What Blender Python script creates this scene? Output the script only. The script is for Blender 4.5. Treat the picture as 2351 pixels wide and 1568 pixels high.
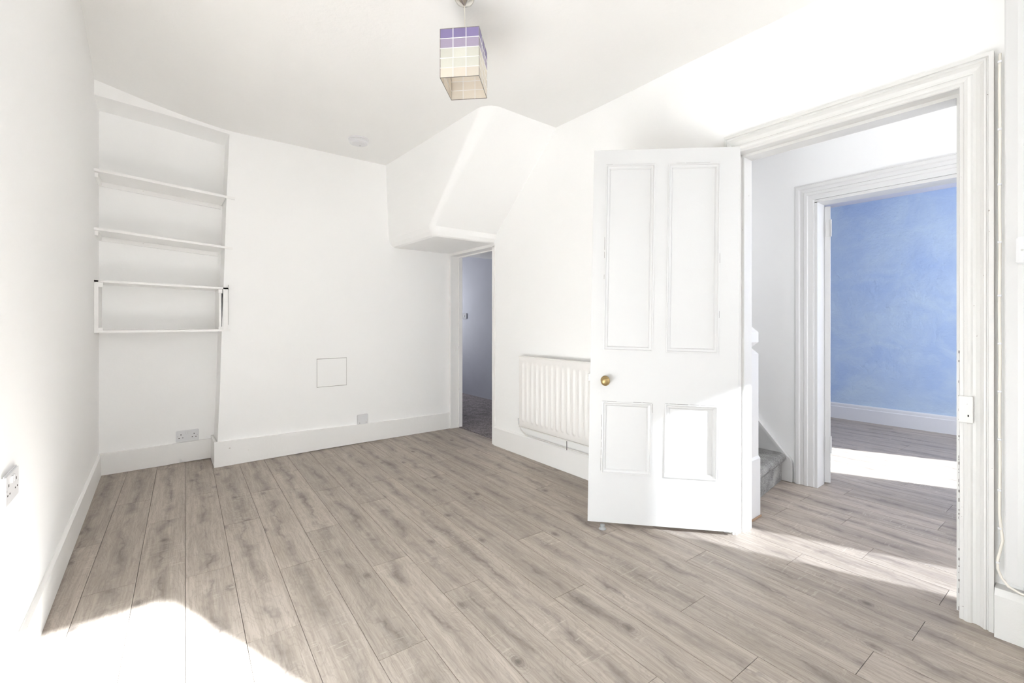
import bpy, bmesh, math, random
from mathutils import Vector, noise
random.seed(7)
S = bpy.context.scene
for o in list(bpy.data.objects): bpy.data.objects.remove(o)
C = S.collection
PI = math.pi

# ------------------------------------------------------------------ camera
cam = bpy.data.cameras.new('camera'); co = bpy.data.objects.new('camera', cam); C.objects.link(co)
cam.sensor_width = 36; cam.lens = 36 * 1034 / 2351; cam.shift_y = -47 / 2351; cam.clip_start = .02
co.location = (0, 0, 1.12); co.rotation_euler = (PI / 2, 0, -math.radians(38))
S.camera = co
# ------------------------------------------------------------------ light
S.view_settings.view_transform = 'Standard'; S.view_settings.look = 'None'
S.view_settings.gamma = 1; S.view_settings.use_curve_mapping = False
S.view_settings.exposure = 0.07
S.cycles.max_bounces = 14; S.cycles.diffuse_bounces = 10; S.cycles.glossy_bounces = 4
S.cycles.transmission_bounces = 6
w = bpy.data.worlds.new('sky'); S.world = w; w.use_nodes = True
bg = w.node_tree.nodes['Background']; bg.inputs[0].default_value = (.95, .975, 1, 1); bg.inputs[1].default_value = 1.3
sun = bpy.data.lights.new('sun', 'SUN'); sun.energy = 100; sun.angle = math.radians(.9); sun.color = (.90, .975, 1.03)
so = bpy.data.objects.new('sun', sun); C.objects.link(so)
sd = Vector((-.41, 1, -.59)); so.rotation_euler = sd.to_track_quat('-Z', 'Y').to_euler(); so.location = (3, -5, 4)

def window_or_fill_light(name, x0, x1, z0, z1, y, e, col=(.97, .985, 1), ry=PI / 2):
    a = bpy.data.lights.new(name, 'AREA'); a.shape = 'RECTANGLE'; a.size = x1 - x0; a.size_y = z1 - z0
    a.energy = e; a.color = col
    o = bpy.data.objects.new(name, a); C.objects.link(o)
    o.location = ((x0 + x1) / 2, y, (z0 + z1) / 2); o.rotation_euler = (ry, 0, 0)
# unseen fill light added above the stairs to brighten the hall wall
sl = bpy.data.lights.new('stairwell_light', 'AREA'); sl.shape = 'RECTANGLE'; sl.size = .85; sl.size_y = 1.2; sl.energy = 7; sl.color = (.98, .99, 1)
slo = bpy.data.objects.new('stairwell_light', sl); C.objects.link(slo); slo.location = (3.0, 2.5, 2.86)
# skylight through three windows, then an added unseen fill light for the passage
window_or_fill_light('window_light_room', .6, 1.78, 1.35, 2.53, -2.06, 15)
window_or_fill_light('window_light_hall', 3.08, 3.45, .5, 2.1, -1.16, 290)
window_or_fill_light('window_light_blue', 4.81, 5.73, .8, 2.1, -1.16, 240)
window_or_fill_light('window_light_passage', 2.6, 3.6, .7, 1.95, 6.76, 13, ry=-PI / 2)

# ------------------------------------------------------------------ materials
def nt(name):
    m = bpy.data.materials.new(name); m.use_nodes = True
    t = m.node_tree; return m, t, t.nodes['Principled BSDF']
def N(t, typ, **k):
    n = t.nodes.new(typ)
    for a, b in k.items(): setattr(n, a, b)
    return n
def math_(t, op, a, b=None, c=None, clamp=False):
    n = N(t, 'ShaderNodeMath', operation=op, use_clamp=clamp)
    for i, v in enumerate((a, b, c)):
        if v is None: continue
        if isinstance(v, (int, float)): n.inputs[i].default_value = v
        else: t.links.new(v, n.inputs[i])
    return n.outputs[0]
def ramp(t, fac, stops):
    r = N(t, 'ShaderNodeValToRGB'); e = r.color_ramp.elements
    while len(e) < len(stops): e.new(.5)
    for i, (p, c) in enumerate(stops): e[i].position = p; e[i].color = c if len(c) == 4 else (*c, 1)
    t.links.new(fac, r.inputs[0]); return r.outputs[0]
def mix(t, f, a, b):
    n = N(t, 'ShaderNodeMix', data_type='RGBA')
    for s, v in ((0, f), (6, a), (7, b)):
        if isinstance(v, (int, float)): n.inputs[s].default_value = v
        elif isinstance(v, tuple): n.inputs[s].default_value = (*v[:3], 1)
        else: t.links.new(v, n.inputs[s])
    return n.outputs[2]
def noise_(t, vec, scale, detail=3, rough=.5, dist=0):
    n = N(t, 'ShaderNodeTexNoise'); n.inputs['Scale'].default_value = scale; n.inputs['Detail'].default_value = detail
    n.inputs['Roughness'].default_value = rough; n.inputs['Distortion'].default_value = dist
    t.links.new(vec, n.inputs['Vector']); return n.outputs[0]
def mapping(t, vec, scale, loc=None):
    n = N(t, 'ShaderNodeMapping'); n.inputs['Scale'].default_value = scale
    if loc: n.inputs['Location'].default_value = loc
    t.links.new(vec, n.inputs['Vector']); return n.outputs[0]
def bump(t, b, h, strength, dist=.01):
    n = N(t, 'ShaderNodeBump'); n.inputs['Strength'].default_value = strength; n.inputs['Distance'].default_value = dist
    t.links.new(h, n.inputs['Height']); t.links.new(n.outputs[0], b.inputs['Normal'])
def paint(name, col, rough=.6, bscale=9, bstr=.12, var=.03, bdist=.01, specks=None):
    m, t, b = nt(name); tc = N(t, 'ShaderNodeTexCoord')
    v = noise_(t, tc.outputs['Object'], 1.7, 3)
    d = tuple(max(0, c * (1 - var * 2)) for c in col)
    c = mix(t, v, d, tuple(min(1, c * (1 + var * .4)) for c in col))
    if specks:
        sc, th, dc = specks
        s = noise_(t, tc.outputs['Object'], sc, 4, .6)
        k = math_(t, 'MULTIPLY', math_(t, 'SUBTRACT', s, th), 40, clamp=True)
        c = mix(t, k, c, dc)
    t.links.new(c, b.inputs['Base Color']); b.inputs['Roughness'].default_value = rough
    h = noise_(t, tc.outputs['Object'], bscale, 5, .6); bump(t, b, h, bstr, bdist)
    return m
M = {}
M['wall'] = paint('white wall emulsion', (.965, .963, .958), .7, 7, .22, .02)
M['ceil'] = paint('ceiling emulsion', (.885, .88, .868), .8, 11, .35, .02)
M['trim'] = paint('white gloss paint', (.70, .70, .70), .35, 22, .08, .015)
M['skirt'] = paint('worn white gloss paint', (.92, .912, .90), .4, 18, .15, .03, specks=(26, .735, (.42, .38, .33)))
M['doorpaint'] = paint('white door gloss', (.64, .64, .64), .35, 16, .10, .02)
M['chip'] = paint('chipped white gloss paint', (.72, .715, .70), .4, 20, .25, .03, specks=(55, .72, (.22, .18, .15)))
M['hall'] = paint('cool white hall emulsion', (.91, .915, .92), .7, 7, .15, .02)
M['lilac'] = paint('lilac grey emulsion', (.50, .51, .57), .7, 5, .4, .10)
M['plastic'] = paint('white plastic', (.74, .74, .755), .3, 30, .0, .0)
M['greyplastic'] = paint('pale grey plastic', (.55, .55, .55), .3, 30, .0, .0)
M['switchgrey'] = paint('dull grey plastic', (.30, .30, .33), .5, 30, 0, 0)
M['rad'] = paint('radiator enamel', (.85, .83, .81), .35, 20, .02, .01)
M['dark'] = paint('dark crevice', (.03, .027, .025), .9, 20, .0, .0)
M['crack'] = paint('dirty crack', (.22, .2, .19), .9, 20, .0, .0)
M['rawwood'] = paint('raw wood', (.38, .25, .16), .8, 30, .3, .2)
M['rubber'] = paint('grey rubber', (.36, .37, .37), .6, 30, .1, .05)
M['cable'] = paint('cream cable sheath', (.80, .76, .69), .5, 30, .05, .04)
def metal(name, col, rough):
    m, t, b = nt(name); b.inputs['Base Color'].default_value = (*col, 1); b.inputs['Metallic'].default_value = 1
    tc = N(t, 'ShaderNodeTexCoord'); v = noise_(t, tc.outputs['Object'], 60, 4)
    t.links.new(math_(t, 'MULTIPLY_ADD', v, .3, rough - .1), b.inputs['Roughness']); return m
M['brass'] = metal('aged brass', (.42, .31, .15), .4)
M['chrome'] = metal('chrome', (.72, .7, .66), .12)
M['wire'] = metal('dull wire', (.35, .33, .31), .45)

def carpet(name, a, b_, sc=420):
    m, t, b = nt(name); tc = N(t, 'ShaderNodeTexCoord')
    v = noise_(t, tc.outputs['Object'], sc, 3, .8); u = noise_(t, tc.outputs['Object'], 9, 3)
    f = math_(t, 'MULTIPLY_ADD', u, .35, math_(t, 'SUBTRACT', v, .17))
    t.links.new(ramp(t, f, [(.36, a), (.62, b_)]), b.inputs['Base Color']); b.inputs['Roughness'].default_value = 1
    bump(t, b, v, .9, .006); return m
M['carpet'] = carpet('grey stair carpet', (.09, .09, .088), (.50, .49, .475), 260)
M['darkcarpet'] = carpet('dark worn carpet', (.12, .105, .112), (.31, .275, .285), 60)

def blue():
    m, t, b = nt('mottled blue emulsion'); tc = N(t, 'ShaderNodeTexCoord'); P = tc.outputs['Object']
    c = mix(t, ramp(t, noise_(t, P, .9, 3, .5, .5), [(.38, (0, 0, 0)), (.62, (1, 1, 1))]), (.38, .51, .77), (.50, .62, .77))
    k = ramp(t, noise_(t, mapping(t, P, (1, 1, 1.3), (3, 2, 1)), 2.2, 6, .65, 1.2), [(.45, (0, 0, 0)), (.75, (1, 1, 1))])
    c = mix(t, math_(t, 'MULTIPLY', k, .55), c, (.56, .69, .80))
    s = ramp(t, noise_(t, mapping(t, P, (1, 1, 6)), 6, 6, .7, .6), [(.60, (0, 0, 0)), (.70, (1, 1, 1))])
    c = mix(t, math_(t, 'MULTIPLY', s, .3), c, (.30, .42, .66))
    t.links.new(c, b.inputs['Base Color']); b.inputs['Roughness'].default_value = .75
    bump(t, b, noise_(t, P, 12, 5, .6), .5, .02); return m
M['blue'] = blue()

def wood():
    m, t, b = nt('grey oak laminate'); tc = N(t, 'ShaderNodeTexCoord'); oi = N(t, 'ShaderNodeObjectInfo')
    P = tc.outputs['Object']; R = oi.outputs['Random']
    sep = N(t, 'ShaderNodeSeparateXYZ'); t.links.new(P, sep.inputs[0]); X, Y = sep.outputs[0], sep.outputs[1]
    off = math_(t, 'MULTIPLY', R, 97.0)
    cmb = N(t, 'ShaderNodeCombineXYZ'); t.links.new(X, cmb.inputs[0]); t.links.new(math_(t, 'ADD', Y, off), cmb.inputs[1]); t.links.new(math_(t, 'MULTIPLY', R, 31), cmb.inputs[2])
    V = cmb.outputs[0]
    # wandering heart line down the plank
    wob = noise_(t, mapping(t, V, (3, 3.6, 1)), 1, 6, .62)
    xc = math_(t, 'ADD', math_(t, 'SUBTRACT', X, .086), math_(t, 'MULTIPLY', math_(t, 'SUBTRACT', wob, .5), .16))
    heart = math_(t, 'POWER', math_(t, 'SUBTRACT', 1, math_(t, 'MULTIPLY', math_(t, 'ABSOLUTE', xc), 21), clamp=True), 1.4)
    patch = ramp(t, noise_(t, mapping(t, V, (6, 4.0, 1)), 1, 4, .65, .4), [(.38, (0, 0, 0)), (.68, (1, 1, 1))])
    # cathedral contours
    cn = noise_(t, mapping(t, V, (9, 1.9, 1)), 1, 2.5, .5, .5)
    ring = math_(t, 'SINE', math_(t, 'MULTIPLY', math_(t, 'ADD', cn, math_(t, 'MULTIPLY', math_(t, 'ABSOLUTE', xc), 3.5)), 85))
    ring = math_(t, 'MULTIPLY_ADD', ring, .5, .5)
    fine = noise_(t, mapping(t, V, (230, 9, 1)), 1, 4, .7)
    fine2 = noise_(t, mapping(t, V, (55, 3, 1)), 1, 4, .65)
    base = mix(t, ramp(t, fine2, [(.3, (0, 0, 0)), (.7, (1, 1, 1))]), (.345, .295, .25), (.50, .44, .385))
    base = mix(t, math_(t, 'MULTIPLY', ramp(t, fine, [(.5, (0, 0, 0)), (.72, (1, 1, 1))]), .55), base, (.225, .185, .15))
    base = mix(t, math_(t, 'MULTIPLY', ramp(t, ring, [(.72, (0, 0, 0)), (.98, (1, 1, 1))]), .22), base, (.22, .185, .16))
    dk = math_(t, 'MULTIPLY', math_(t, 'MULTIPLY', heart, patch), .85, clamp=True)
    base = mix(t, dk, base, (.155, .13, .118))
    crk = math_(t, 'MULTIPLY', ramp(t, math_(t, 'ABSOLUTE', xc), [(.001, (1, 1, 1)), (.006, (0, 0, 0))]), ramp(t, noise_(t, mapping(t, V, (3, 5, 1), (2, 2, 7)), 1, 3), [(.50, (0, 0, 0)), (.60, (1, 1, 1))]))
    base = mix(t, math_(t, 'MULTIPLY', crk, .45), base, (.12, .10, .09))
    edge = ramp(t, noise_(t, mapping(t, V, (14, 1.1, 1), (5, 7, 0)), 1, 3, .6), [(.52, (0, 0, 0)), (.75, (1, 1, 1))])
    base = mix(t, math_(t, 'MULTIPLY', edge, .35), base, (.22, .19, .17))
    # knots
    vo = N(t, 'ShaderNodeTexVoronoi'); t.links.new(mapping(t, V, (5.8, 3.6, 1)), vo.inputs['Vector']); vo.inputs['Scale'].default_value = 1
    dn = math_(t, 'ADD', vo.outputs['Distance'], math_(t, 'MULTIPLY', math_(t, 'SUBTRACT', noise_(t, V, 40, 3), .5), .08))
    knot = ramp(t, dn, [(.02, (1, 1, 1)), (.13, (0, 0, 0))])
    base = mix(t, math_(t, 'MULTIPLY', knot, .75), base, (.10, .085, .078))
    kr = math_(t, 'MULTIPLY', ramp(t, dn, [(.08, (1, 1, 1)), (.28, (0, 0, 0))]), ramp(t, math_(t, 'SINE', math_(t, 'MULTIPLY', dn, 150)), [(.2, (0, 0, 0)), (.9, (1, 1, 1))]))
    base = mix(t, math_(t, 'MULTIPLY', kr, .35), base, (.18, .15, .135))
    # pale saw marks across the heart
    saw = ramp(t, noise_(t, mapping(t, V, (16, 95, 1)), 1, 2, .5), [(.60, (0, 0, 0)), (.68, (1, 1, 1))])
    zone = ramp(t, noise_(t, mapping(t, V, (4, 2.2, 1), (9, 3, 2)), 1, 2), [(.56, (0, 0, 0)), (.66, (1, 1, 1))])
    base = mix(t, math_(t, 'MULTIPLY', math_(t, 'MULTIPLY', saw, zone), .42), base, (.60, .55, .48))
    tone = math_(t, 'MULTIPLY_ADD', R, .16, .92)
    hs = N(t, 'ShaderNodeHueSaturation'); t.links.new(base, hs.inputs['Color']); t.links.new(tone, hs.inputs['Value']); hs.inputs['Saturation'].default_value = 1.0
    t.links.new(hs.outputs[0], b.inputs['Base Color'])
    b.inputs['Roughness'].default_value = .48; b.inputs['Specular IOR Level'].default_value = .35
    bump(t, b, fine, .12, .002); return m
M['wood'] = wood()
def capiz(name, col, tr):
    m, t, b = nt(name); tc = N(t, 'ShaderNodeTexCoord'); oi = N(t, 'ShaderNodeObjectInfo')
    v = noise_(t, tc.outputs['Object'], 24, 4, .6)
    c = mix(t, math_(t, 'MULTIPLY_ADD', oi.outputs['Random'], .5, math_(t, 'MULTIPLY', v, .5)), col, tuple(min(1, x * 1.18 + .02) for x in col))
    t.links.new(c, b.inputs['Base Color']); b.inputs['Roughness'].default_value = .22
    tl = N(t, 'ShaderNodeBsdfTranslucent'); t.links.new(c, tl.inputs[0]); ms = N(t, 'ShaderNodeMixShader'); ms.inputs[0].default_value = tr
    t.links.new(b.outputs[0], ms.inputs[1]); t.links.new(tl.outputs[0], ms.inputs[2])
    t.links.new(ms.outputs[0], t.nodes['Material Output'].inputs['Surface']); return m
M['cap_purple'] = capiz('violet capiz shell', (.30, .25, .47), .3)
M['cap_lilac'] = capiz('lilac capiz shell', (.48, .42, .55), .3)
M['cap_cream'] = capiz('pale cream capiz shell', (.80, .80, .74), .4)
M['cap_warm'] = capiz('warm cream capiz shell', (.84, .79, .72), .45)

# ------------------------------------------------------------------ helpers
def link(name, bm, mat, parent=None, smooth=False, **props):
    me = bpy.data.meshes.new(name); bmesh.ops.recalc_face_normals(bm, faces=bm.faces); bm.to_mesh(me); bm.free()
    me.materials.append(M[mat] if isinstance(mat, str) else mat)
    if smooth:
        for p in me.polygons: p.use_smooth = True
    o = bpy.data.objects.new(name, me); C.objects.link(o); o.parent = parent
    for k, v in props.items(): o[k] = v
    return o
def struct(name, bm, mat, **k): return link(name, bm, mat, None, kind='structure', **k)
def thing(name, label, cat, loc=(0, 0, 0), rot=(0, 0, 0), group=None):
    o = bpy.data.objects.new(name, None); C.objects.link(o); o.location = loc; o.rotation_euler = rot
    o.empty_display_size = .05; o['label'] = label; o['category'] = cat
    if group: o['group'] = group
    return o
def box(bm, x0, x1, y0, y1, z0, z1):
    v = [bm.verts.new(p) for p in ((x0, y0, z0), (x1, y0, z0), (x1, y1, z0), (x0, y1, z0), (x0, y0, z1), (x1, y0, z1), (x1, y1, z1), (x0, y1, z1))]
    for f in ((0, 3, 2, 1), (4, 5, 6, 7), (0, 1, 5, 4), (1, 2, 6, 5), (2, 3, 7, 6), (3, 0, 4, 7)): bm.faces.new([v[i] for i in f])
    return bm
def B(*a):
    bm = bmesh.new()
    for q in (a if isinstance(a[0], tuple) else (a,)): box(bm, *q)
    return bm
def bev(bm, w, seg=2):
    bmesh.ops.bevel(bm, geom=list(bm.edges), offset=w, segments=seg, affect='EDGES', profile=.6); return bm
def prism(pts, axis, a, b, bm=None):
    """polygon pts in the plane across `axis`, extruded from a to b"""
    bm = bm or bmesh.new()
    def P(p, d): return {'x': (d, p[0], p[1]), 'y': (p[0], d, p[1]), 'z': (p[0], p[1], d)}[axis]
    A = [bm.verts.new(P(p, a)) for p in pts]; D = [bm.verts.new(P(p, b)) for p in pts]
    n = len(pts)
    f1 = bm.faces.new(A); f2 = bm.faces.new(D[::-1])
    for i in range(n): bm.faces.new((A[i], A[(i + 1) % n], D[(i + 1) % n], D[i]))
    f1.normal_update(); f2.normal_update()
    bmesh.ops.triangulate(bm, faces=[f1, f2], quad_method='BEAUTY', ngon_method='EAR_CLIP')
    return bm
def lathe(bm, prof, seg=24, axis='z', c=(0, 0, 0)):
    rings = []
    for r, h in prof:
        ring = []
        for i in range(seg):
            a = 2 * PI * i / seg; p = (r * math.cos(a), r * math.sin(a), h)
            if axis == 'x': p = (p[2], p[0], p[1])
            if axis == 'y': p = (p[0], p[2], p[1])
            ring.append(bm.verts.new((p[0] + c[0], p[1] + c[1], p[2] + c[2])))
        rings.append(ring)
    for a, b in zip(rings, rings[1:]):
        for i in range(seg): bm.faces.new((a[i], a[(i + 1) % seg], b[(i + 1) % seg], b[i]))
    bm.faces.new(rings[0]); bm.faces.new(rings[-1][::-1]); return bm
def tube(bm, pts, r, seg=8):
    pts = [Vector(p) for p in pts]; rings = []
    for i, p in enumerate(pts):
        d = (pts[min(i + 1, len(pts) - 1)] - pts[max(i - 1, 0)]).normalized()
        u = d.orthogonal().normalized() if i == 0 else (pu - d * pu.dot(d)).normalized()
        pu = u; v = d.cross(u)
        rings.append([bm.verts.new(p + r * (math.cos(2 * PI * k / seg) * u + math.sin(2 * PI * k / seg) * v)) for k in range(seg)])
    for a, b in zip(rings, rings[1:]):
        for i in range(seg): bm.faces.new((a[i], a[(i + 1) % seg], b[(i + 1) % seg], b[i]))
    bm.faces.new(rings[0]); bm.faces.new(rings[-1][::-1]); return bm
def plate(holes, a0, a1, z0, z1, axis, d0, d1):
    """slab with rectangular holes (a0,a1,z0,z1)"""
    bm = bmesh.new(); A = sorted({a0, a1, *[h[0] for h in holes], *[h[1] for h in holes]}); Z = sorted({z0, z1, *[h[2] for h in holes], *[h[3] for h in holes]})
    for i in range(len(A) - 1):
        for j in range(len(Z) - 1):
            ca, cz = (A[i] + A[i + 1]) / 2, (Z[j] + Z[j + 1]) / 2
            if any(h[0] < ca < h[1] and h[2] < cz < h[3] for h in holes): continue
            if axis == 'y': box(bm, A[i], A[i + 1], d0, d1, Z[j], Z[j + 1])
            else: box(bm, d0, d1, A[i], A[i + 1], Z[j], Z[j + 1])
    bmesh.ops.remove_doubles(bm, verts=bm.verts, dist=1e-5)
    inner = [f for f in bm.faces if len([g for g in bm.faces if g is not f and set(g.verts) == set(f.verts)])]
    bmesh.ops.delete(bm, geom=inner, context='FACES_ONLY'); return bm

# ------------------------------------------------------------------ dimensions
XL, XR, YP, YB, YN, YR = -.35, 2.39, 4.12, 4.42, -1.0, -1.9     # left wall, right wall, chimney-breast face, alcove back, window wall
XH, XH2, XBL = 2.51, 3.47, 6.17                        # hall side of right wall, far hall wall, blue wall
TOP = 3.1

# ------------------------------------------------------------------ shell
struct('wall_left', B(XL - .15, XL, YR - .15, YB + .13, 0, TOP), 'wall')
bm = prism([(.341, 0), (.352, .30), (.363, .573), (.374, 1.0), (.388, 1.413), (.404, 2.0), (.426, 2.575), (.05, 2.615), (XL, 2.645), (XL, TOP), (XH, TOP), (XH, 0)], 'y', YP, YB)
box(bm, XL, XH, YB, YB + .13, 0, TOP)
o = struct('wall_back', bm, 'wall')
# right wall with the small doorway and the hall doorway
bm = prism([(YR - .15, 0), (.28, 0), (.28, 2.03), (1.152, 2.03), (1.152, 0), (3.315, 0), (3.315, 1.822), (4.118, 1.822), (4.118, 0), (4.55, 0), (4.55, TOP), (YR - .15, TOP)], 'x', XR, XH)
struct('wall_right', bm, 'wall')
WIN = [(.6, 1.78, 1.35, 2.53), (3.08, 3.45, .5, 2.1), (4.81, 5.73, .8, 2.1)]
struct('wall_window', plate(WIN[:1], XL - .15, XH, 0, TOP, 'y', YR - .15, YR), 'wall')
struct('wall_front', plate(WIN[1:], XH, 6.3, 0, TOP, 'y', YN - .15, YN), 'hall')
for i, (a, b_, c, d) in enumerate(WIN):
    yf = YR if i == 0 else YN
    struct('window_%d' % (i + 1), B((a - .05, a, yf, yf + .02, c - .05, d + .05), (b_, min(b_ + .05, 3.465) if i == 1 else b_ + .05, yf, yf + .02, c - .05, d + .05), (a, b_, yf, yf + .02, d, d + .05), (a - .08, b_ + (.015 if i == 1 else .08), yf, yf + .06, c - .05, c - .001)), 'trim')
gm, gt, gb = nt('obscured glass'); tr = N(gt, 'ShaderNodeBsdfTransparent'); tr.inputs[0].default_value = (.28, .28, .285, 1)
gt.links.new(tr.outputs[0], gt.nodes['Material Output'].inputs['Surface']); M['glass'] = gm
link('glass_pane', B(3.082, 3.448, YN - .08, YN - .074, .502, 2.098), 'glass', bpy.data.objects['window_2'])  # unseen tinted pane, added to weaken the sun entering the hall
gm2 = gm.copy(); gm2.name = 'lightly obscured glass'; M['glass2'] = gm2
[n for n in gm2.node_tree.nodes if n.type == 'BSDF_TRANSPARENT'][0].inputs[0].default_value = (.45, .45, .45, 1)
link('glass_pane', B(4.812, 5.728, YN - .08, YN - .074, .802, 2.098), 'glass2', bpy.data.objects['window_3'])  # unseen tinted pane, added to dim the sun patch in the blue room
# hall, blue room, passage behind the small doorway
struct('wall_hall', plate([(.31, 1.135, 0, 1.935)], YN, 3.3, 0, 2.95, 'x', XH2, XH2 + .13), 'hall')
struct('wall_hall_end', B(XH, XH2, 3.18, 3.3, 0, 2.95), 'hall')
struct('wall_blue', B(XBL, XBL + .13, YN, 3.6, 0, 2.75), 'blue')
struct('wall_blue_end', B(XH2 + .13, XBL, 3.3, 3.42, 0, 2.75), 'hall')
struct('wall_passage', B(3.69, 3.82, 3.3, 6.75, 0, 2.6), 'lilac')
struct('wall_passage_side', B(XH - .12, XH, 4.551, 6.75, 0, 2.6), 'lilac')
struct('wall_passage_end', plate([(2.6, 3.6, .7, 1.95)], XH - .12, 3.82, 0, 2.6, 'y', 6.6, 6.75), 'lilac')  # unseen opening added in this wall to let fill light into the passage

def ceil_z(x, y):
    # old lath ceiling: sags in the middle of the wall, climbs towards the left wall
    f = max(0, (.46 - x) / .80); yy = min(max((4.12 - y) / .66, 0), 1)
    up = (.135 + .17 * yy ** .7) * f ** 1.35
    mid = .028 * math.exp(-((x - 1.1) ** 2 + (y - 1.75) ** 2) / .5)
    return 2.600 + up + mid + .003 * noise.noise(Vector((x * 2.3, y * 2.3, 1)))
bm = bmesh.new(); nx, ny = 44, 80; g = []
for i in range(nx + 1):
    x = XL - .06 + (XR + .06 - XL + .06) * i / nx
    g.append([bm.verts.new((x, YR - .06 + (YB + .1 - YR) * j / ny, 0)) for j in range(ny + 1)])
for c in g:
    for v in c: v.co.z = ceil_z(max(XL, v.co.x), v.co.y)
for i in range(nx):
    for j in range(ny): bm.faces.new((g[i][j], g[i][j + 1], g[i + 1][j + 1], g[i + 1][j]))
r = bmesh.ops.extrude_face_region(bm, geom=list(bm.faces))
for v in [e for e in r['geom'] if isinstance(e, bmesh.types.BMVert)]: v.co.z = 3.12
oc = struct('ceiling', bm, 'ceil')
for p in oc.data.polygons: p.use_smooth = p.center.z < 3.05 and abs(p.normal.z) > .7
struct('ceiling_hall', B((XH - .02, XH2 + .02, YN - .02, 1.85, 2.31, 2.9), (XH - .02, XH2 + .02, 1.85, 3.25, 2.88, 2.95)), 'ceil')  # raised over the stairs to make room for the added fill light
struct('ceiling_blue', B(XH2 + .1, XBL + .02, YN - .02, 3.35, 2.44, 2.52), paint('lilac white ceiling', (.66, .66, .74), .8, 9, .3, .02))
struct('ceiling_passage', prism([(3.3, 1.93), (4.4, 1.93), (5.145, 1.985), (5.93, 2.12), (6.62, 2.22), (6.62, 2.35), (3.3, 2.35)], 'x', XH - .01, 3.70), 'ceil')

# sloping boxing over the small doorway
bm = bmesh.new()
def ringpts(z, xa, yb, rad, xin, seg=8):
    # outline at height z: back wall -> face A -> rounded arris -> face B -> right wall
    pts = [(xa[0], YP + .05, z)]
    cx, cy = xa[1] + rad, yb + rad
    for k in range(seg + 1):
        a = PI + (PI / 2) * k / seg; pts.append((cx + rad * math.cos(a), cy + rad * math.sin(a), z))
    pts.append((XR + .05, yb - .002, z)); return pts
rows = []
zs = [(1.823, 0), (1.832, .35), (1.86, .75), (1.90, 1)]
prof = []
for z, k in zs: prof.append(ringpts(z, (1.79 - .068 * k, 1.80 - .065 * k), 3.335 - .045 * k, .05, 0))
for k in range(1, 13):
    f = k / 12; z = 1.90 + (2.70 - 1.90) * f
    yb = 3.29 + (2.515 - 3.29) * (z - 1.90) / .70
    prof.append(ringpts(z, (1.722 - .035 * f, 1.735 + .01 * f), yb, .05 + .09 * f * f, 0))
rows = [[bm.verts.new(p) for p in r_] for r_ in prof]
for a, b_ in zip(rows, rows[1:]):
    for i in range(len(a) - 1): bm.faces.new((a[i], a[i + 1], b_[i + 1], b_[i]))
    
for R_ in (rows[0], rows[-1]):
    p = R_[0].co; c = bm.verts.new((XR + .05, YP + .05, p.z)); f = bm.faces.new(R_ + [c]); R_.append(c)
for a, b_ in ((rows[0], rows[-1]),):
    bm.faces.new((a[-1], a[0], *[r_[0] for r_ in rows[1:-1]], b_[0], b_[-1])) ; bm.faces.new((a[-2], a[-1], b_[-1], b_[-2], *[r_[-1] for r_ in rows[-2:0:-1]]))
o = struct('trim_1', bm, 'wall', smooth=False); o['label'] = 'sloping white plaster boxing over the small doorway'
for p in o.data.polygons:
    nz = Vector((p.normal.x, p.normal.y)).normalized(); p.use_smooth = len(p.vertices) == 4 and abs(nz.x) > .12 and abs(nz.y) > .12
# boxed panelling on the right wall beyond the doorway
bm = prism([(2.345, .182), (2.342, .178), (2.333, .150), (2.333, YR + .001), (XR, YR + .001), (XR, .182)], 'z', .205, 2.75)
o = struct('trim_2', bm, 'trim'); o['label'] = 'tall white boxed panel right of the hall doorway'

# ------------------------------------------------------------------ floor: laminate planks
TH = .0345; W = .1716; LP = 1.112; G = .0009
def fl(s, t): return (s * math.cos(TH) + t * math.sin(TH), -s * math.sin(TH) + t * math.cos(TH))
struct('floor', B(XL - .15, 6.3, YR - .15, 6.75, -.12, -.0085), paint('sub floor', (.12, .10, .085), .9))
floor = bpy.data.objects['floor']
phase = {-3: 3.056, -2: 2.505, -1: 2.076, 0: 2.425, 1: 1.806, 2: 2.254, 3: 1.458, 4: 2.035, 5: 1.663, 6: .879, 7: 1.369, 8: .732, 9: 1.022, 10: .514, 11: 1.22,
         12: .452, 13: .931, 14: .446, 15: .747, 16: .10, 17: .941, 18: 1.213, 19: .611, 20: 1.091, 21: .639}
def clip(poly, f):
    out = []
    for i in range(len(poly)):
        a, b_ = poly[i], poly[(i + 1) % len(poly)]; fa, fb = f(a), f(b_)
        if fa >= 0: out.append(a)
        if fa * fb < 0: k = fa / (fa - fb); out.append((a[0] + (b_[0] - a[0]) * k, a[1] + (b_[1] - a[1]) * k))
    return out
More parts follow.
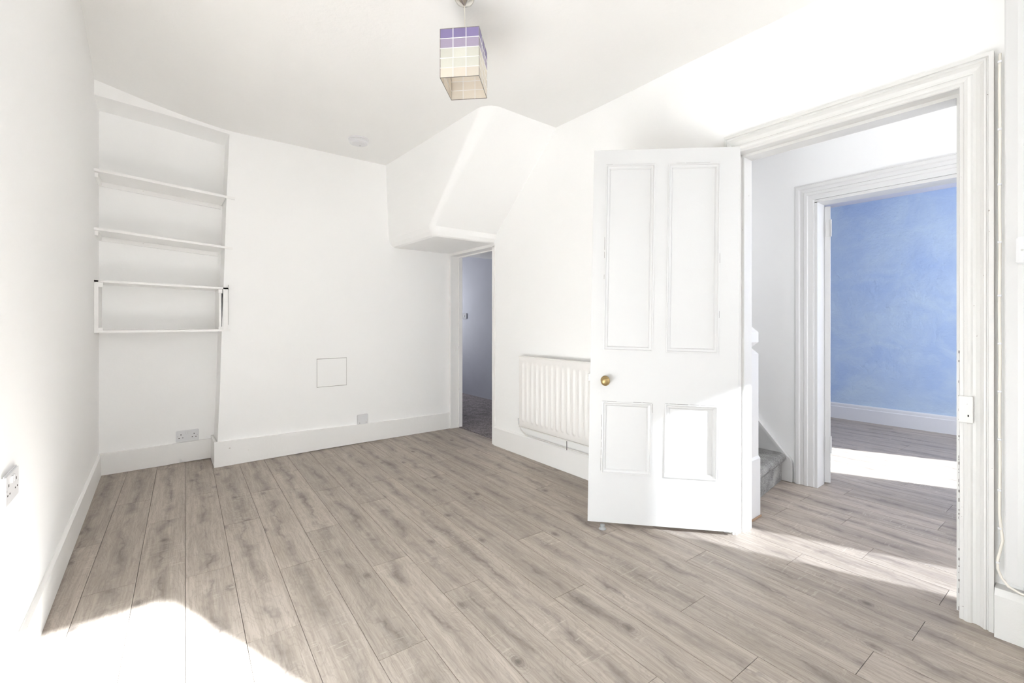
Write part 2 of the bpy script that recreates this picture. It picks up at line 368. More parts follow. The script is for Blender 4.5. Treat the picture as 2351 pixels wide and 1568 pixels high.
for k in range(-4, 39):
    s0 = .0035 + k * W
    ph = phase.get(k, random.uniform(0, LP)); n0 = int(math.floor((-2.4 - ph) / LP))
    for j in range(n0, n0 + 8):
        t0 = ph + j * LP
        q = [fl(s0 + G, t0 + G), fl(s0 + W - G, t0 + G), fl(s0 + W - G, t0 + LP - G), fl(s0 + G, t0 + LP - G)]
        cx = sum(p[0] for p in q) / 4
        ymax = YB if cx < 2.5 else 3.3
        q = clip(q, lambda p: p[0] - (XL - .01)); q = q and clip(q, lambda p: XBL - p[0])
        q = q and clip(q, lambda p: p[1] - ((YR if cx < XH else YN) - .01)); q = q and clip(q, lambda p: (YB - p[1]))
        if q and max(p[0] for p in q) > XH - .03:        # laminate stops at the small doorway's threshold
            a = clip(q, lambda p: 3.30 - p[1]); b2 = clip(q, lambda p: p[1] - 3.30); b2 = b2 and clip(b2, lambda p: (XH - .03) - p[0])
            parts = [x for x in (a, b2) if x and len(x) > 2]
            if len(parts) == 2: q = a; extra = b2
            else: q = parts[0] if parts else None; extra = None
        else: extra = None
        for poly in (q, extra):
            if not poly or len(poly) < 3: continue
            o0 = fl(s0, t0)
            loc = []
            for p in poly:
                dx, dy = p[0] - o0[0], p[1] - o0[1]
                loc.append((dx * math.cos(TH) - dy * math.sin(TH), dx * math.sin(TH) + dy * math.cos(TH)))
            xs = [p[0] for p in loc]; ys = [p[1] for p in loc]
            if (max(xs) - min(xs)) < .004 or (max(ys) - min(ys)) < .01: continue
            clean = [p for i, p in enumerate(loc) if (p[0] - loc[i - 1][0]) ** 2 + (p[1] - loc[i - 1][1]) ** 2 > 1e-8]
            if len(clean) < 3: continue
            b3 = prism(clean, 'z', -.008, 0)
            pl = link('plank', b3, 'wood', floor); pl.location = (o0[0], o0[1], 0); pl.rotation_euler = (0, 0, -TH)

# passage carpet
bm = prism([(XH - .028, 3.31), (XH - .035, 3.6), (XH - .02, 3.9), (XH - .035, 4.07), (XH + .01, 4.125), (XH, 6.6), (3.69, 6.6), (3.69, 3.31)], 'z', -.008, .006)
o = link('carpet', bm, 'darkcarpet'); o['label'] = 'dark worn purple-grey carpet on the floor beyond the small doorway'; o['category'] = 'carpet'

# ------------------------------------------------------------------ skirting boards
def skirt(name, pts, axis, d0, d1, mat='skirt'):
    return struct(name, prism(pts, axis, d0, d1), mat)
def sprof(y, h, t=.02, sgn=-1):
    return [(y, 0), (y + sgn * t, 0), (y + sgn * t, h - .012), (y + sgn * (t - .008), h), (y, h)]
# alcove board with a chipped mouse hole
pts = [(XL, 0), (.03, .002), (.105, .006), (.112, .018), (.122, .032), (.134, .030), (.145, .012), (.16, .008), (.25, .009), (.30, .006), (.362, .010), (.364, .163), (.2, .161), (XL, .157)]
skirt('baseboard_alcove', pts, 'y', YB - .02, YB)
pts = [(.325, .0), (.9, .004), (1.2, .006), (1.5, .005), (1.9, .002), (2.39, 0), (2.385, .165), (1.6, .172), (.9, .185), (.325, .194)]
bm = prism(pts, 'y', YP - .02, YP); box(bm, .325, .341, YP, YB - .02, .0, .19)
struct('baseboard_back', bm, 'skirt')
bm = bmesh.new()
v0 = [bm.verts.new(p) for p in ((XL, YR, 0), (XL + .018, YR, 0), (XL + .018, YR, .115), (XL + .006, YR, .124), (XL, YR, .124))]
v1 = [bm.verts.new(p) for p in ((XL, YB - .02, 0), (XL + .014, YB - .02, 0), (XL + .014, YB - .02, .15), (XL + .004, YB - .02, .158), (XL, YB - .02, .158))]
for i in range(5): bm.faces.new((v0[i], v0[(i + 1) % 5], v1[(i + 1) % 5], v1[i]))
bm.faces.new(v0); bm.faces.new(v1); struct('baseboard_left', bm, 'skirt')
struct('baseboard_right', prism([(XR, 0), (XR - .02, 0), (XR - .02, .160), (XR - .012, .170), (XR, .170)], 'y', 1.19, 3.303), 'skirt')
struct('baseboard_window', prism([(YR, 0), (YR + .02, 0), (YR + .02, .16), (YR + .012, .17), (YR, .17)], 'x', XL, XR - .06), 'skirt')
struct('baseboard_near', prism([(XR, 0), (2.331, 0), (2.331, .150), (2.342, .172), (XR, .172)], 'y', YR + .001, .206), 'chip')
struct('baseboard_blue', prism([(XBL, 0), (XBL - .02, 0), (XBL - .02, .135), (XBL - .014, .142), (XBL - .014, .165), (XBL - .008, .178), (XBL, .178)], 'y', YN, 3.3), paint('blue room skirting', (.72, .73, .77), .5))
struct('baseboard_hall', B(XH2 - .018, XH2, YN, .22, 0, .15), 'trim')

# ------------------------------------------------------------------ door casings
def sweep(y0, y1, zt, xf, prof, sgn, bm=None, zb=0.0, ks=1.0):
    """mitred U-shaped moulding round an opening; prof = (outward, proud)"""
    bm = bm or bmesh.new(); st = []
    for w_, t_ in prof:
        x = xf + sgn * t_
        st.append([(x, y1 + w_ * ks, zb), (x, y1 + w_ * ks, zt + w_), (x, y0 - w_, zt + w_), (x, y0 - w_, zb)])
    vs = [[bm.verts.new(p) for p in r_] for r_ in st]; n = len(vs)
    for i in range(n):
        a, b_ = vs[i], vs[(i + 1) % n]
        for k in range(3): bm.faces.new((a[k], a[k + 1], b_[k + 1], b_[k]))
    bm.faces.new([r_[0] for r_ in vs]); bm.faces.new([r_[3] for r_ in vs][::-1]); return bm
big = [(0, 0), (0, .012), (.003, .016), (.012, .016), (.015, .020), (.024, .023), (.032, .020), (.037, .014), (.045, .014), (.056, .018), (.064, .026), (.067, .031), (.072, .031), (.074, .027), (.077, .027), (.079, .034), (.092, .034), (.092, 0)]
dr = thing('door_frame', 'chipped white moulded frame round the wide doorway to the hall', 'door frame', (XR, .7, 0)); off = Vector((-XR, -.7, 0))
def part(name, bm, mat, parent, **k):
    # mesh written in world metres, re-based on its parent
    mw = parent.matrix_basis if parent.parent is None else parent.parent.matrix_basis @ parent.matrix_basis
    bmesh.ops.transform(bm, matrix=mw.inverted(), verts=bm.verts)
    return link(name, bm, mat, parent, **k)
bpy.context.view_layer.update()
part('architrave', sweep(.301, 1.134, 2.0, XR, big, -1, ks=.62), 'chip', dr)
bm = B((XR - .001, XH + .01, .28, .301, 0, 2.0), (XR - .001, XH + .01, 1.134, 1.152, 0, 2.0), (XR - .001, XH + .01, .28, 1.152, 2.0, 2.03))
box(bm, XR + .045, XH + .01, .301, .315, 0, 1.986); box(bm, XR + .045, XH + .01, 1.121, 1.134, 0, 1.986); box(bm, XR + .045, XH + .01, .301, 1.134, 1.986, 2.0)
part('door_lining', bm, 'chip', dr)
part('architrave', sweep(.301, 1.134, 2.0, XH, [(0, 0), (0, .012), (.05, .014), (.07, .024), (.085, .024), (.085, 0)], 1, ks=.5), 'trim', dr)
lk = part('lock_keep', bev(B(XR - .030, XR - .0145, .262, .300, .742, .840), .002), 'chip', dr)
part('keep_slot', B(XR - .0309, XR - .0295, .272, .276, .765, .772), 'dark', dr)
# ragged paint chips down the inner arris of the frame
bm = bmesh.new(); z = .03
while z < 1.15:
    hgt = random.uniform(.0015, .014) * (1.3 if z < .5 else .8); wd = random.uniform(.0008, .0042) * random.choice((.5, 1, 1))
    if random.random() < (.8 if z < .85 else .35):
        box(bm, XR - .0168, XR - .0155 + .002, .3012 - wd + .001, .3022, z, z + hgt)
    z += hgt + random.uniform(.002, .03)
part('paint_chip', bm, 'crack', dr)['kind'] = 'stuff'

# small doorway frame
sf = thing('door_frame', 'narrow white frame of the low doorway beneath the plaster boxing', 'door frame', (XR, 3.7, 0))
bpy.context.view_layer.update()
part('jamb', B((XR - .008, XH + .006, 3.305, 3.345, 0, 1.80)), 'skirt', sf)
part('jamb', B((XR - .008, XR + .085, 4.085, 4.118, .0, 1.80), (XR + .085, XH + .006, 4.072, 4.118, 0, 1.80)), 'skirt', sf)
part('head', B((XR - .008, XH + .006, 3.305, 4.118, 1.795, 1.822), (XR + .085, XH + .006, 3.345, 4.072, 1.785, 1.796)), 'skirt', sf)
part('striker_plate', bev(B((XR + .05, XR + .075, 4.077, 4.0849, .80, .87), (XR + .07, XR + .09, 4.066, 4.074, .815, .855)), .0015), 'skirt', sf)

# frame of the far doorway (hall to blue room)
ff = thing('door_frame', 'clean white moulded frame of the far doorway to the blue room', 'door frame', (XH2, .72, 0))
bpy.context.view_layer.update()
prof2 = [(0, 0), (0, .010), (.03, .012), (.034, .018), (.050, .020), (.056, .012), (.075, .016), (.082, .024), (.10, .026), (.105, .018), (.112, .018), (.112, 0)]
part('architrave', sweep(.31, 1.14, 1.935, XH2, prof2, -1, zb=.002), 'trim', ff)
part('door_lining', B((XH2 - .001, XH2 + .13, .312, .33, 0, 1.92), (XH2 - .001, XH2 + .13, 1.118, 1.134, 0, 1.92), (XH2 - .001, XH2 + .13, .312, 1.134, 1.915, 1.934)), 'trim', ff)

# door to the blue room, open at right angles
bd = thing('door', 'white door of the blue room seen edge-on in its far frame', 'door', (3.603, 1.10, .01))
bpy.context.view_layer.update()
bm = B(3.606, 4.34, 1.082, 1.117, .012, 1.905)
part('door_leaf', bev(bm, .002, 1), 'trim', bd)
for z in (1.70, .22):
    h = bmesh.new(); box(h, 3.602, 3.6065, 1.086, 1.112, z, z + .11)
    lathe(h, [(.005, z - .003), (.005, z + .113)], 10, c=(3.599, 1.082, 0))
    part('hinge', h, 'trim', bd)

bd.rotation_euler.z = math.radians(30)

# ------------------------------------------------------------------ open panelled door
HX, HY = 2.358, 1.124; EX, EY = 1.850, 1.694
Ld = math.hypot(EX - HX, EY - HY); ang = math.atan2(EY - HY, EX - HX)
door = thing('door', 'white four-panel door with brass knob standing open in the room', 'door', (HX, HY, 0), (0, 0, ang))
# local: x from hinge (0) to free edge (Ld), camera face at y = 0 (+y towards camera side handled by sign)
T = .036; ZB, ZT = .022, 2.020
# the camera face normal: pick the side that faces the origin
nrm = Vector((-math.sin(ang), math.cos(ang))); SG = 1 if nrm.dot(Vector((-HX, -HY))) > 0 else -1
def rack(v):
    # the old leaf has dropped and racked: free edge leans and rises a little
    fx = v.co.x / Ld; fz = (v.co.z - ZB) / (ZT - ZB)
    v.co.z += fz * (fx * .030 + .004); v.co.x -= fz * (fx * .018 + .018)
def dpart(name, bm, mat, parent=door, **k):
    for v in bm.verts: rack(v)
    return link(name, bm, mat, parent, **k)
def dbox(bm, x0, x1, d0, d1, z0, z1):
    """d = distance behind the camera face"""
    a, b_ = -SG * d0, -SG * d1
    return box(bm, x0, x1, min(a, b_), max(a, b_), z0, z1)
PX = [(.098, .364), (.432, .695)]             # panel columns from the hinge edge
PZ = [(.285, .672), (.945, 1.940)]            # lower and upper panels
bm = bmesh.new()
xs = [0, PX[0][0], PX[0][1], PX[1][0], PX[1][1], Ld]; zs = [ZB, PZ[0][0], PZ[0][1], PZ[1][0], PZ[1][1], ZT]
for i in range(5):
    for j in range(5):
        if i in (1, 3) and j in (1, 3): dbox(bm, xs[i], xs[i + 1], .013, T - .013, zs[j], zs[j + 1])
        else: dbox(bm, xs[i], xs[i + 1], 0, T, zs[j], zs[j + 1])
bmesh.ops.remove_doubles(bm, verts=bm.verts, dist=1e-5)
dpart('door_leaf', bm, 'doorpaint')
for (x0, x1) in PX:
    for (z0, z1) in PZ:
        # bolection moulding round each sunk panel
        m_ = bmesh.new(); pr_ = [(0, .002), (0, -.004), (.006, -.005), (.010, .002), (.018, .004), (.024, .010), (.024, .0128)]
        loops = []
        for w_, d in pr_:
            y = -SG * d; loops.append([m_.verts.new(p) for p in ((x0 + w_, y, z0 + w_), (x1 - w_, y, z0 + w_), (x1 - w_, y, z1 - w_), (x0 + w_, y, z1 - w_))])
        for a, b_ in zip(loops, loops[1:]):
            for i in range(4): m_.faces.new((a[i], a[(i + 1) % 4], b_[(i + 1) % 4], b_[i]))
        dpart('panel_moulding', m_, 'doorpaint')
        p_ = bmesh.new(); dbox(p_, x0 + .0245, x1 - .0245, .0105, .0128, z0 + .0245, z1 - .0245); dpart('panel', p_, 'doorpaint')
# open cracks between mouldings and stiles
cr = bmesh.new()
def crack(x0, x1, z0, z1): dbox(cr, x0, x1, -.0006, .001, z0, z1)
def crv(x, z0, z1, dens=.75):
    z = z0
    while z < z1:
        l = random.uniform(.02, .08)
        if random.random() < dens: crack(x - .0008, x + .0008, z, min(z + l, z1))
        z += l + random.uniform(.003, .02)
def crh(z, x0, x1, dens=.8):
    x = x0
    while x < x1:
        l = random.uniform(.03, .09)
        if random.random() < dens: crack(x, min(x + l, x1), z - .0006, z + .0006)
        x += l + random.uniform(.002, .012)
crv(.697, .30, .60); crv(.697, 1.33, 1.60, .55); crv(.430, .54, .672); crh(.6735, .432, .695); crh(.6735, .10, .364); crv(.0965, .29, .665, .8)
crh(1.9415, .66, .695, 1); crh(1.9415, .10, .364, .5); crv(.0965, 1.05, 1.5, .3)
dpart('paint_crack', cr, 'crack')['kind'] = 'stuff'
kb = bmesh.new(); lathe(kb, [(.024, 0), (.025, .004), (.020, .006), (.009, .008), (.009, .022), (.016, .026), (.0235, .034), (.0245, .042), (.021, .050), (.012, .055), (.002, .056)], 28, 'y', (0, 0, 0))
if SG < 0: bmesh.ops.scale(kb, vec=(1, -1, 1), verts=kb.verts)
bmesh.ops.translate(kb, vec=(Ld - .082, 0, .785), verts=kb.verts); dpart('door_knob', kb, 'brass', smooth=True)['label'] = 'round aged brass knob'
kb = bmesh.new(); lathe(kb, [(.024, 0), (.009, .008), (.009, .022), (.0235, .034), (.021, .050), (.002, .056)], 20, 'y')
if SG > 0: bmesh.ops.scale(kb, vec=(1, -1, 1), verts=kb.verts)
bmesh.ops.translate(kb, vec=(Ld - .082, -SG * T, .785), verts=kb.verts); dpart('door_knob', kb, 'brass', smooth=True)
lt = bmesh.new(); dbox(lt, Ld - .15, Ld - .0, T, T + .022, .74, .85); dbox(lt, Ld, Ld + .011, T + .002, T + .018, .775, .812); dpart('rim_lock', lt, 'trim')
lt = bmesh.new(); dbox(lt, Ld + .0111, Ld + .0118, T + .004, T + .014, .780, .788); dbox(lt, Ld + .0111, Ld + .0118, T + .003, T + .010, .797, .808); dpart('latch_bolt', lt, 'dark')
for z in (.25, 1.72):
    h = bmesh.new(); lathe(h, [(.006, z), (.006, z + .09)], 10, c=(-.006, -SG * T, 0)); dpart('hinge', h, 'trim')
st_ = bmesh.new(); lathe(st_, [(.012, .024), (.012, .018), (.010, .010), (.013, .008), (.019, .004), (.020, .0)], 20)
o = link('door_stop', st_, 'rubber', smooth=True); o.location = (1.878, 1.612, .0005)
o['label'] = 'small grey rubber door stop under the free end of the open door'; o['category'] = 'door stop'

# ------------------------------------------------------------------ alcove shelves
def shelf(label, xr, zl, zr, lip=.012, th=.018):
    t = thing('shelf', label, 'shelf', (XL, YB, zl), (0, math.atan((zl - zr) / (xr - XL)), 0), 'white shelves in the alcove')
    L_ = xr - XL - .062
    bm = prism([(0, -.30), (L_, -.30), (L_ , 0), (0, 0)], 'z', -th, 0)
    box(bm, 0, xr - XL, -.300 - lip, -.300, -th, 0)
    link('shelf_board', bm, 'skirt', t)
    link('batten', B(.005, L_ - .005, -.022, -.001, -th - .032, -th - .0005), 'skirt', t)
    link('batten', B(.0005, .020, -.27, -.023, -th - .030, -th - .0005), 'skirt', t)
    return t
shelf('topmost white alcove shelf, sloping down to the right', .466, 2.148, 2.086)
shelf('second white alcove shelf from the top, just above the box shelf', .450, 1.750, 1.694, th=.016)
bx = thing('box_shelf', 'white open rectangular box shelf, lowest in the alcove', 'shelf', (XL, YB, 1.04), (0, 0, 0), 'white shelves in the alcove')
xa, xb = .001, .765; D = -.315
link('top_board', prism([(xa, -.0), (xb - .03, 0), (xb, -.302), (xb, D), (xa, D)], 'z', .343, .357), 'skirt', bx).location = (0, 0, 0)
for v in bx.children[0].data.vertices: v.co.z -= .018 * v.co.x / .765
bm = prism([(xa, 0), (xb - .04, 0), (xb - .04, -.3), (xb + .015, -.3), (xb + .015, D), (xa, D)], 'z', .000, .016); link('bottom_board', bm, 'skirt', bx)
link('side_board', B(xa, .022, D, -.30, .0165, .355), 'skirt', bx)
link('side_board', B(xa, .016, -.2995, -.001, .0165, .342), 'skirt', bx)
bm = B((xb - .032, xb, D, -.302, .0165, .338)); link('side_board', bm, 'skirt', bx)
link('side_board', B(xb - .058, xb - .042, -.2995, -.001, .0165, .324), 'skirt', bx)
for (x0, x1, z0, z1) in ((.022, .045, .312, .341), (xb - .062, xb - .037, .293, .324), (.022, .045, .0165, .035), (xb - .062, xb - .037, .0165, .036)):
    link('corner_block', B(x0, x1, -.31, -.303, z0, z1), 'skirt', bx)
link('gap', B(xb + .0002, xb + .0018, D - .0002, D + .01, .05, .36), 'crack', bx)

# ------------------------------------------------------------------ electrical plates
def rpl(w_, h_, d, r_=.004):
    bm = B(-w_ / 2, w_ / 2, -d, 0, -h_ / 2, h_ / 2); bmesh.ops.bevel(bm, geom=[e for e in bm.edges], offset=min(r_, d * .45), segments=2, affect='EDGES'); return bm
def double_socket(label, loc, rot):
    t = thing('double_socket', label, 'socket', loc, rot)
    link('face_plate', rpl(.150, .090, .010), 'plastic', t)
    for sx in (-.0425, .0425):
        for a_ in ((sx - .003, sx + .003, -.0104, -.0095, .008, .016), (sx - .0155, sx - .008, -.0104, -.0095, -.016, -.0115), (sx + .008, sx + .0155, -.0104, -.0095, -.016, -.0115)): link('pin_slot', B(a_), 'dark', t)
    for sx in (-.009, .009):
        s_ = link('switch_rocker', bev(B(sx - .006, sx + .006, -.0135, -.0098, .012, .032), .001), 'plastic', t)
        link('switch_gap', B(sx - .0068, sx + .0068, -.0104, -.0096, .0112, .0328), 'greyplastic', t)
    for sx in (-.063, .063):
        s_ = bmesh.new(); lathe(s_, [(.003, -.0106), (.003, -.0095)], 12, 'y', (sx, 0, 0)); link('screw', s_, 'greyplastic', t)
    return t
double_socket('white double socket low in the alcove, resting on its skirting', (.172, YB, .209), (0, -.0, 0))
double_socket('double socket on the left wall at the edge of the view', (XL, 1.938, .638), (0, 0, PI / 2))
def blank(name, label, cat, loc, rot, w_=.088, h_=.088, d=.014):
    t = thing(name, label, cat, loc, rot); link('face_plate', rpl(w_, h_, d), 'plastic', t)
    return t
t = blank('outlet_plate', 'small white square outlet plate on the back wall above the skirting', 'outlet plate', (1.466, YP, .216), (0, -.02, 0), .095, .092, .022)
for sx in (-.03, .03): link('screw', B(sx - .0025, sx + .0025, -.0226, -.0215, -.030, -.025), 'dark', t)
t = blank('switch_plate', 'white switch plate on the boxed panel at the right edge of the view', 'switch', (2.333, .109, 1.363), (0, 0, -PI / 2), .090, .092, .012)
s_ = bmesh.new(); lathe(s_, [(.0035, -.0128), (.0035, -.0115)], 14, 'y', (-.0305, 0, 0)); link('screw', s_, 'greyplastic', t)
s_ = bmesh.new(); lathe(s_, [(.0035, -.0128), (.0035, -.0115)], 14, 'y', (.0305, 0, 0)); link('screw', s_, 'greyplastic', t)
link('switch_rocker', bev(B(-.008, .008, -.016, -.0115, -.013, .013), .0015), 'plastic', t)
t = blank('switch_plate', 'grey switch on the lilac wall beyond the low doorway', 'switch', (3.69, 5.90, 1.195), (0, 0, -PI / 2), .14, .086, .012)
t.children[0].data.materials[0] = M['switchgrey']
link('switch_rocker', B(-.008, .008, -.016, -.0115, -.013, .013), 'greyplastic', t)

# access hatch
ah = thing('access_hatch', 'small square access hatch outlined in the back wall', 'hatch', (1.198, YP, .667))
link('gap', B(-.128, .128, -.0012, 0, -.124, .124), 'crack', ah)  # dark plate whose colour stands in for the shaded gap round the hatch
link('hatch_panel', prism([(-.1255, -.1215), (.1255, -.1205), (.1255, .1215), (-.1262, .1205)], 'y', -.0032, -.0012), 'wall', ah)

# smoke alarm
sm = thing('smoke_alarm', 'round white smoke alarm on the ceiling near the back wall', 'smoke alarm', (1.272, 3.655, ceil_z(1.272, 3.655) + .002))
b0 = bmesh.new(); lathe(b0, [(.080, 0), (.080, -.012), (.076, -.014)], 32); link('base', b0, 'plastic', sm, smooth=False)
b0 = bmesh.new(); lathe(b0, [(.074, -.014), (.076, -.018), (.076, -.030), (.070, -.038)], 32); link('cover', b0, 'plastic', sm, smooth=False)
b0 = bmesh.new(); lathe(b0, [(.071, -.0135), (.071, -.0185)], 32); link('vent_gap', b0, 'greyplastic', sm)
b0 = bmesh.new(); lathe(b0, [(.055, -.038), (.050, -.042), (.012, -.043)], 32); link('cap', b0, 'plastic', sm)
b0 = bmesh.new(); lathe(b0, [(.008, -.043), (.007, -.045)], 16, c=(.02, .02, 0)); link('test_button', b0, 'greyplastic', sm)

# ------------------------------------------------------------------ pendant lamp
lx, ly = 1.122, 1.797; cz = ceil_z(lx, ly)
lamp = thing('pendant_lamp', 'square violet and cream capiz shell pendant lamp hanging from the ceiling', 'lamp', (lx, ly, cz), (0, 0, -math.radians(38 + 6.5)))
b0 = bmesh.new(); lathe(b0, [(.045, .004), (.046, -.004), (.040, -.014), (.026, -.024), (.012, -.029), (.006, -.034), (.002, -.035)], 32); link('ceiling_rose', b0, 'chrome', lamp, smooth=True)
zt = 2.426 - cz; zb_ = 2.208 - cz
b0 = bmesh.new(); tube(b0, [(0, 0, -.03), (0.001, 0, -.1), (0, 0, zt - .06)], .0028, 8); link('flex', b0, 'cable', lamp)
b0 = bmesh.new(); lathe(b0, [(.008, zt - .035), (.019, zt - .045), (.019, zt - .09), (.016, zt - .105)], 20); link('lamp_holder', b0, 'plastic', lamp)
hw, hd = .0885, .1015; rowh = (zt - zb_) / 5
fr = bmesh.new(); q = .0011
for sx in (-1, 1):
    for sy in (-1, 1): box(fr, sx * hw - q, sx * hw + q, sy * hd - q, sy * hd + q, zb_, zt)
for z in (zb_, zt):
    for sy in (-1, 1): box(fr, -hw, hw, sy * hd - q, sy * hd + q, z - q, z + q)
    for sx in (-1, 1): box(fr, sx * hw - q, sx * hw + q, -hd, hd, z - q, z + q)
tube(fr, [(-hw, 0, zt), (-.02, 0, zt - .04)], .001, 6); tube(fr, [(hw, 0, zt), (.02, 0, zt - .04)], .001, 6)
tube(fr, [(0, -hd, zt), (0, -.02, zt - .04)], .001, 6); tube(fr, [(0, hd, zt), (0, .02, zt - .04)], .001, 6)
shade = link('lamp_shade', fr, 'wire', lamp)
came = bmesh.new(); e = .0015
for r_ in range(1, 5):
    z = zb_ + r_ * rowh
    for sy in (-1, 1): box(came, -hw, hw, sy * hd - e, sy * hd + e, z - e, z + e)
    for sx in (-1, 1): box(came, sx * hw - e, sx * hw + e, -hd, hd, z - e, z + e)
for c_ in (-1, 1):
    for sy in (-1, 1): box(came, c_ * hw / 3 - e, c_ * hw / 3 + e, sy * hd - e, sy * hd + e, zb_, zt)
    for sx in (-1, 1): box(came, sx * hw - e, sx * hw + e, c_ * hd / 3 - e, c_ * hd / 3 + e, zb_, zt)
link('came', came, 'wall', shade)
tm = {}
def tile(parent, mat, w_, axis, loc):
    key = (mat, axis)
    if key not in tm:
        g_ = .0016; a = w_ / 2 - g_; h_ = rowh / 2 - g_; d = .0007
        bm = B(-a, a, -d, d, -h_, h_) if axis == 'x' else B(-d, d, -a, a, -h_, h_)
        me = bpy.data.meshes.new('capiz_tile'); bm.to_mesh(me); bm.free(); me.materials.append(M[mat]); tm[key] = me
    o = bpy.data.objects.new('capiz_tile', tm[key]); C.objects.link(o); o.parent = parent; o.location = loc
    o.rotation_euler = (random.uniform(-.012, .012), random.uniform(-.006, .006), random.uniform(-.02, .02))
for r_ in range(5):
    mat = ('cap_warm', 'cap_cream', 'cap_cream', 'cap_lilac', 'cap_purple')[r_]
    z = zb_ + (r_ + .5) * rowh
    for c_ in (-1, 0, 1):
        for s_ in (-1, 1):
            tile(shade, mat if s_ < 0 or r_ > 2 else 'cap_warm', 2 * hw / 3, 'x', (c_ * 2 * hw / 3, s_ * hd, z))
            tile(shade, mat if r_ > 2 else 'cap_warm', 2 * hd / 3, 'y', (s_ * hw, c_ * 2 * hd / 3, z))

# ------------------------------------------------------------------ radiator
ra = thing('radiator', 'white ribbed panel radiator on the right wall behind the open door', 'radiator', (XR, 2.3, 0))
bpy.context.view_layer.update()
y0, y1, z0, z1 = 1.77, 2.872, .262, .826; pitch = .0567
bm = bmesh.new(); nyy = int((y1 - y0) / .0071); zl = [0, .012, .03, .042, .05, .06, .075, .10, .28, .464, .489, .504, .514, .522, .534, .552, .564]
g = []
for i in range(nyy + 1):
    y = y0 + (y1 - y0) * i / nyy; col = []
    ph = ((y1 - .028 - y) / pitch) % 1.0
    rid = max(0, math.cos((ph - .5) * 2 * PI)) ** .8 if .03 < y1 - y < (y1 - y0) - .03 else 0
    for z in zl:
        zz = min(z, .564 - z); env = min(1, max(0, (zz - .036) / .03)); env = env * env * (3 - 2 * env)
        edge = .006 if (zz < .002 or i in (0, nyy)) else 0
        col.append(bm.verts.new((2.312 - .013 * rid * env + edge, y, z0 + z)))
    g.append(col)
for i in range(nyy):
    for j in range(len(zl) - 1): bm.faces.new((g[i][j], g[i + 1][j], g[i + 1][j + 1], g[i][j + 1]))
part('front_panel', bm, 'rad', ra, smooth=True)
part('water_channels', B((2.3185, 2.326, y0 + .004, y1 - .004, z0 + .004, z1 - .004)), 'rad', ra)
part('back_panel', B((2.352, 2.362, y0 + .01, y1 - .01, z0 + .01, z1 - .01)), 'rad', ra)
bm = bmesh.new()
for i in range(36): box(bm, 2.328, 2.350, y0 + .02 + i * .03, y0 + .0212 + i * .03, z0 + .03, z1 - .03)
part('convector_fins', bm, 'rad', ra)['kind'] = 'stuff'
part('top_grille', B((2.313, 2.362, y0, y1, z1, z1 + .008)), 'rad', ra)
part('bottom_rail', B((2.312, 2.330, y0, y1, z0 - .008, z0 - .002)), 'rad', ra)
for y in (y0 + .2, y1 - .2): part('bracket', B(2.3625, XR - .0005, y - .015, y + .015, z0 + .05, z1 - .05), 'rad', ra)
bm = bmesh.new(); lathe(bm, [(.008, 0), (.008, .03), (.011, .032), (.011, .05), (.004, .052)], 14, c=(2.335, y1 + .022, z0 + .005)); part('valve', bm, 'trim', ra)
bm = bmesh.new(); lathe(bm, [(.006, 0), (.006, .03)], 12, 'y', (2.335, y1 - .004, z0 + .025)); part('valve_tail', bm, 'chrome', ra)
bm = bmesh.new(); tube(bm, [(2.335, y1 + .022, z0 + .008), (2.345, y1 + .008, .225), (2.362, y1 - .03, .186), (2.372, y1 - .10, .180), (2.376, 2.4, .178), (2.376, 1.9, .177), (2.376, 1.3, .177)], .0055, 8); part('pipe', bm, 'rad', ra, smooth=True)
part('bottom_plug', B((2.331, 2.336, 2.338, 2.3405, .18, z0 - .008)), 'crack', ra)

# ------------------------------------------------------------------ surface cable by the door frame
cb = thing('cable', 'thin white clipped cable running down beside the doorway and along the skirting', 'cable', (2.35, .196, 0))
bpy.context.view_layer.update()
path = [(2.350, .1935, 2.07)]
for i in range(24):
    z = 2.0 - i * .068; path.append((2.3495 + .0004 * math.sin(i * 1.7), .1940 + .0006 * math.sin(i * 1.1 + 1), z))
path += [(2.3475, .190, .38), (2.345, .186, .345), (2.346, .192, .31), (2.347, .199, .27), (2.346, .1985, .24), (2.340, .188, .212), (2.334, .172, .193), (2.330, .145, .183), (2.328, .10, .178), (2.328, 0, .177), (2.328, -.3, .177), (2.328, -1.8, .177)]
bm = bmesh.new(); tube(bm, path, .0042, 8); part('sheath', bm, 'cable', cb, smooth=True)
for z in (2.04, 1.80, 1.605, 1.40, 1.21, 1.04, .87, .70, .52, .385, .262):
    part('cable_clip', bev(B(2.342, 2.356, .189 + (.004 if z < .3 else 0), .199 + (.004 if z < .3 else 0), z - .0035, z + .0035), .001, 1), 'plastic', cb)

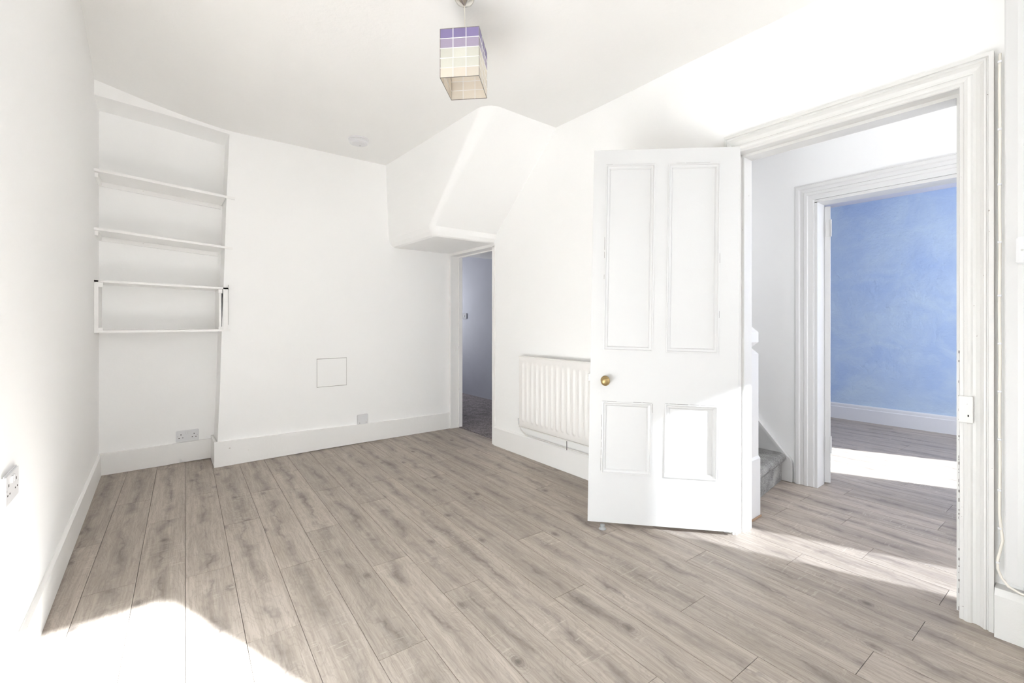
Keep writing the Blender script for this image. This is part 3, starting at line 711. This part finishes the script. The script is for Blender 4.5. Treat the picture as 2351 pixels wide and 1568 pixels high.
# ------------------------------------------------------------------ stairs and newel post
nw = thing('newel_post', 'square white newel post with pyramid cap at the foot of the stairs', 'newel post', (2.647, 1.225, 0))
def sq(prof):
    bm = bmesh.new(); R_ = [[bm.verts.new((a * h, b_ * h, z)) for a, b_ in ((-1, -1), (1, -1), (1, 1), (-1, 1))] for h, z in prof]
    for a, b_ in zip(R_, R_[1:]):
        for i in range(4): bm.faces.new((a[i], a[(i + 1) % 4], b_[(i + 1) % 4], b_[i]))
    bm.faces.new(R_[0]); bm.faces.new(R_[-1]); return bm
link('post', sq([(.066, .004), (.066, .335), (.059, .35), (.059, .932), (.030, .968)]), 'trim', nw)
link('cap', sq([(.030, .968), (.059, 1.000), (.059, 1.056), (.020, 1.104)]), 'trim', nw)
link('splintered_base', bev(B((-.072, .069, -.073, -.0665, 0, .012)), .002, 1), 'rawwood', nw)
stc = thing('staircase', 'stairs with speckled grey carpet rising behind the open door', 'stairs', (3.08, 1.28, 0))
bpy.context.view_layer.update()
GO, RI = .205, .196
for i in range(7):
    ya = 1.327 + i * GO; zt_ = (i + 1) * RI; yb2 = 3.175 if i == 6 else ya + GO + .03
    n_ = [(ya, 0.004 if i == 0 else i * RI - .01)]
    n_ += [(ya - .002, zt_ - .075), (ya - .016, zt_ - .055), (ya - .03, zt_ - .035), (ya - .030, zt_ - .018), (ya - .018, zt_ - .004), (ya - .002, zt_), (yb2, zt_), (yb2, 0.004 if i == 0 else i * RI - .01)]
    sb = prism(n_, 'x', 2.715, 3.44)
    if i == 0:
        for v in sb.verts:
            if v.co.y < ya + .1: v.co.y += (v.co.x - 3.44) * .11
    part('step', sb, 'carpet', stc)
string = [(1.262, .004), (1.262, .135), (1.275, .165), (1.285, .175)]
string += [(1.285 + k * .2, .175 + k * .2 * (RI / GO) * 1.18) for k in range(1, 9)] + [(2.885, .2), (2.885, .004)]
part('stair_string', prism(string, 'x', 3.441, XH2), 'trim', stc)
cap_ = [(1.285, .175), (2.885, .175 + 1.6 * (RI / GO) * 1.18), (2.885, .150 + 1.6 * (RI / GO) * 1.18), (1.290, .152)]
part('string_capping', prism(cap_, 'x', 3.434, 3.441), 'trim', stc)
part('side_panel', prism([(1.292, .004), (1.292, .2), (3.15, .2 + 1.86 * RI / GO * 1.0 - .35), (3.15, .004)], 'x', 2.69, 2.714), 'trim', stc)
